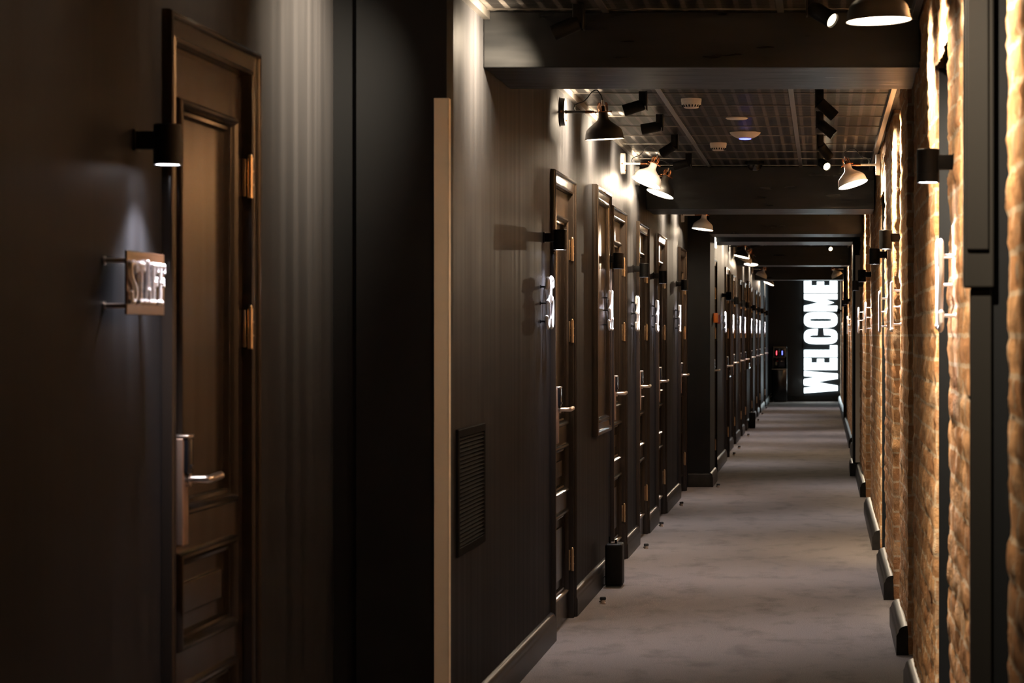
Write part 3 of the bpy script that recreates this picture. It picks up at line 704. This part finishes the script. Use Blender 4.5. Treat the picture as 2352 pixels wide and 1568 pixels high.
# ------------------------------------------------------------------ door stops, black boxes
r0 = empty('door_stop', (0, 0, 0))
MB().lathe([(0, 0), (.015, 0), (.015, .003), (.0125, .005), (.0125, .024), (0, .024)], 24).build('stop_post', M['chrome'], r0, smooth=True)
MB().lathe([(.0128, .018), (.0158, .020), (.0158, .028), (.013, .033), (0, .034)], 24).build('rubber_cap', M['rubber'], r0, smooth=True)
MB().cyl((-.013, 0, .010), (-.018, 0, .010), .004, n=10).build('buffer', M['rubber'], r0)
stops = [(-1.108, 12.02), (-1.118, 15.1), (-1.14, 16.85), (-1.12, 18.9), (-.93, 21.2), (-1.0, 26.9), (-1.0, 28.5), (-1.0, 32.0), (-1.02, 37.6), (-1.03, 40.6), (-1.04, 43.8), (-1.05, 46.3), (-1.0, 48.2)]
wl = ['nearest, on the carpet before the black box', 'second nearest, level with door 33', 'third nearest, level with door 32', 'fourth nearest, before door 31', 'at the foot of the second left pillar',
      'just past the carpet seam', 'second past the carpet seam', 'third past the carpet seam', 'fourth past the seam, by the far black box', 'fifth past the seam', 'sixth past the seam', 'seventh past the seam', 'at the foot of the water dispenser']
for i, (x, y) in enumerate(stops):
    o = r0 if i == 0 else copy_tree(r0)
    o.location = (x, y, 0 if y < 26.6 else -.0015); tag(o, 'small metal door stop '+wl[i], 'door stop', 'door stops on the carpet')
def blackbox(x, y, lab):
    r = empty('black_box', (x, y, 0 if y < 26.6 else -.0015), 0, lab, 'box')
    MB().box(-.046, .046, 0, .16, .004, .232, .014).build('box_body', M['blackgloss'] if False else M['black'], r, smooth=True)
    MB().box(-.040, .040, .005, .155, 0, .012, .002).build('box_foot', M['rubber'], r)
    MB().cyl((-.022, .05, .228), (-.024, .055, .268), .007, .005).build('peg', M['black'], r, smooth=True)
    MB().cyl((.008, .05, .228), (.008, .05, .252), .008, .006).build('peg', M['black'], r, smooth=True)
    MB().box(-.018, .004, .04, .06, .2315, .240, .002).build('catch', M['chrome'], r)
    MB().tube([(-.046, .02, .06), (-.056, .02, .05), (-.066, .02, .035), (-.062, .015, .015), (-.046, .01, .012)], .0025, 8).build('cable', M['rubber'], r, smooth=True)
blackbox(-1.122, 12.78, 'upright black rounded box with two pegs on the carpet before door 34')
blackbox(-1.03, 34.7, 'far upright black box on the carpet against the left skirting')

# ------------------------------------------------------------------ water dispenser
r = empty('water_dispenser', (-.88, Y_END-.36, -.0015), 0, 'black floor standing water dispenser with red and blue lights', 'water dispenser')
MB().box(-.155, .155, 0, .32, .01, .665, .02).build('cabinet', M['blackgloss'], r, smooth=True)
MB().box(-.155, .155, .10, .32, .665, 1.125, .02).box(-.155, -.125, .0, .12, .68, 1.10, .008).box(.125, .155, .0, .12, .68, 1.10, .008).box(-.155, .155, .0, .12, .90, 1.125, .02).build('upper_housing', M['blackgloss'], r, smooth=True)
MB().box(-.157, .157, -.006, .02, .660, .676, .004).build('drip_tray', M['chrome'], r, smooth=True)
MB().box(-.125, .125, .002, .02, 1.114, 1.122, .002).build('top_trim', M['brass'], r)
p = MB().ring(-.118, .118, -.0, .20, [(0, 0), (.003, -.004), (.008, -.004), (.010, 0)])
p = p.build('control_panel', M['steel'], r); p.rotation_euler = (0, 0, PI/2); p.location = (0, -.001, .905)
p.data.transform(Matrix.Identity(4))
MB().box(-.066, -.052, -.006, .002, .955, 1.035).build('hot_light', M['redled'], r)
MB().box(.048, .064, -.006, .002, .955, 1.035).build('cold_light', M['blueled'], r)
MB().box(-.075, -.030, .03, .06, .820, .838, .003).box(-.070, -.045, .02, .05, .885, .905, .002).build('hot_tap', M['red'], r)
MB().box(.030, .075, .03, .06, .815, .832, .003).build('cold_tap', M['steel'], r)
MB().box(-.085, -.050, .094, .099, .745, .81).build('label_card', M['label_card'], r)
g = MB().tube([(-.158, .2, .17), (-.185, .2, .165), (-.205, .2, .12), (-.21, .2, .06), (-.205, .2, .008)], .006, 8)
g.tube([(-.158, .2, .12), (-.19, .19, .10), (-.20, .18, .06), (-.19, .17, .02), (-.158, .17, .01)], .005, 8)
for q_ in ():
    pass
g.build('water_pipe', M['plastic_white'], r, smooth=True)

# ------------------------------------------------------------------ WELCOME sign on the end wall
ws = empty('welcome_sign', (-.045, Y_END-.06, .165), 0, 'tall backlit sign reading WELCOME sideways on the end wall', 'sign')
# plate spans x -.37 .. +.41 around the sign's centre
MB().box(-.355, .44, .035, .058, -.06, 2.33).build('sign_panel', M['signpanel'], ws)
LH = .68
def to3(P): # glyph coordinates (a: along the word, b: up the letter) -> letter tops point to the left
    return [(LH/2-b_*LH, a) for a, b_ in P]
def letter(polys, a0, w, name='letter'):
    g = MB()
    for P in polys:
        q = [(LH/2-b_*LH, a0+a*w) for a, b_ in P]
        A = [g.bm.verts.new((x, .0, z)) for x, z in q]; B = [g.bm.verts.new((x, .034, z)) for x, z in q]
        n = len(q); g.bm.faces.new(A); g.bm.faces.new(B[::-1])
        for i in range(n): g.bm.faces.new((A[i], A[(i+1) % n], B[(i+1) % n], B[i]))
    bmesh.ops.triangulate(g.bm, faces=[f for f in g.bm.faces if len(f.verts) > 4])
    o = g.build(name, M['welcome'], ws); return o
def rect(x0, x1, y0, y1): return [(x0, y0), (x1, y0), (x1, y1), (x0, y1)]
def arc_ring(gap):
    # stadium ring pieces as quads; gap: (lo, hi) range of b left open on the right side (letter C)
    P = []; n = 160
    def outer(t):
        a = 2*PI*t; c, s = math.cos(a), math.sin(a)
        x = .5+.5*math.copysign(abs(c)**.62, c); y = .5+.5*math.copysign(abs(s)**(.62*.9), s)
        return x, y
    def inner(t):
        a = 2*PI*t; c, s = math.cos(a), math.sin(a)
        return .5+.085*math.copysign(abs(c)**.6, c), .5+.32*math.copysign(abs(s)**.35, s)
    for i in range(n):
        o0, o1, i0, i1 = outer(i/n), outer((i+1)/n), inner(i/n), inner((i+1)/n)
        if gap and o0[0] > .5 and gap[0] < (o0[1]+o1[1])/2 < gap[1]: continue
        P.append([i0, o0, o1, i1])
    return P
Wp = [[(0, 1), (.24, 1), (.36, 0), (.13, 0)], [(.36, 0), (.13, 0), (.40, 1), (.62, 1)], [(.38, 1), (.62, 1), (.87, 0), (.64, 0)], [(.64, 0), (.87, 0), (1, 1), (.76, 1)]]
Wp = [[(0, 1), (.25, 1), (.345, 0), (.12, 0)], [(.12, 0), (.345, 0), (.60, 1), (.36, 1)], [(.40, 1), (.64, 1), (.88, 0), (.655, 0)], [(.655, 0), (.88, 0), (1, 1), (.77, 1)]]
Ep = [rect(0, .62, 0, 1), rect(.62, 1, 0, .225), rect(.62, .95, .40, .61), rect(.62, 1, .78, 1)]
Lp = [rect(0, .62, 0, 1), rect(.62, 1, 0, .22)]
Mp = [rect(0, .31, 0, 1), rect(.69, 1, 0, 1), [(.31, 1), (.50, .56), (.50, .10), (.31, .38)], [(.50, .56), (.69, 1), (.69, .38), (.50, .10)], [(0.0, 1), (.31, 1), (.31, .9)]][:4]
k = 1/112.7
def span(y0, y1): return (904-y1)*k, (y1-y0)*k     # sign heights measured upwards from its foot
for polys, (y0, y1) in ((Wp, (851.8, 904)), (Ep, (822.5, 850.5)), (Lp, (793, 821)), (arc_ring((.42, .56)), (754.8, 791.2)), (arc_ring(None), (716.6, 753.4)), (Mp, (674.8, 715.3)), (Ep, (645.2, 673))):
    a0, w = span(y0+.5, y1-.5); letter(polys, a0, w)
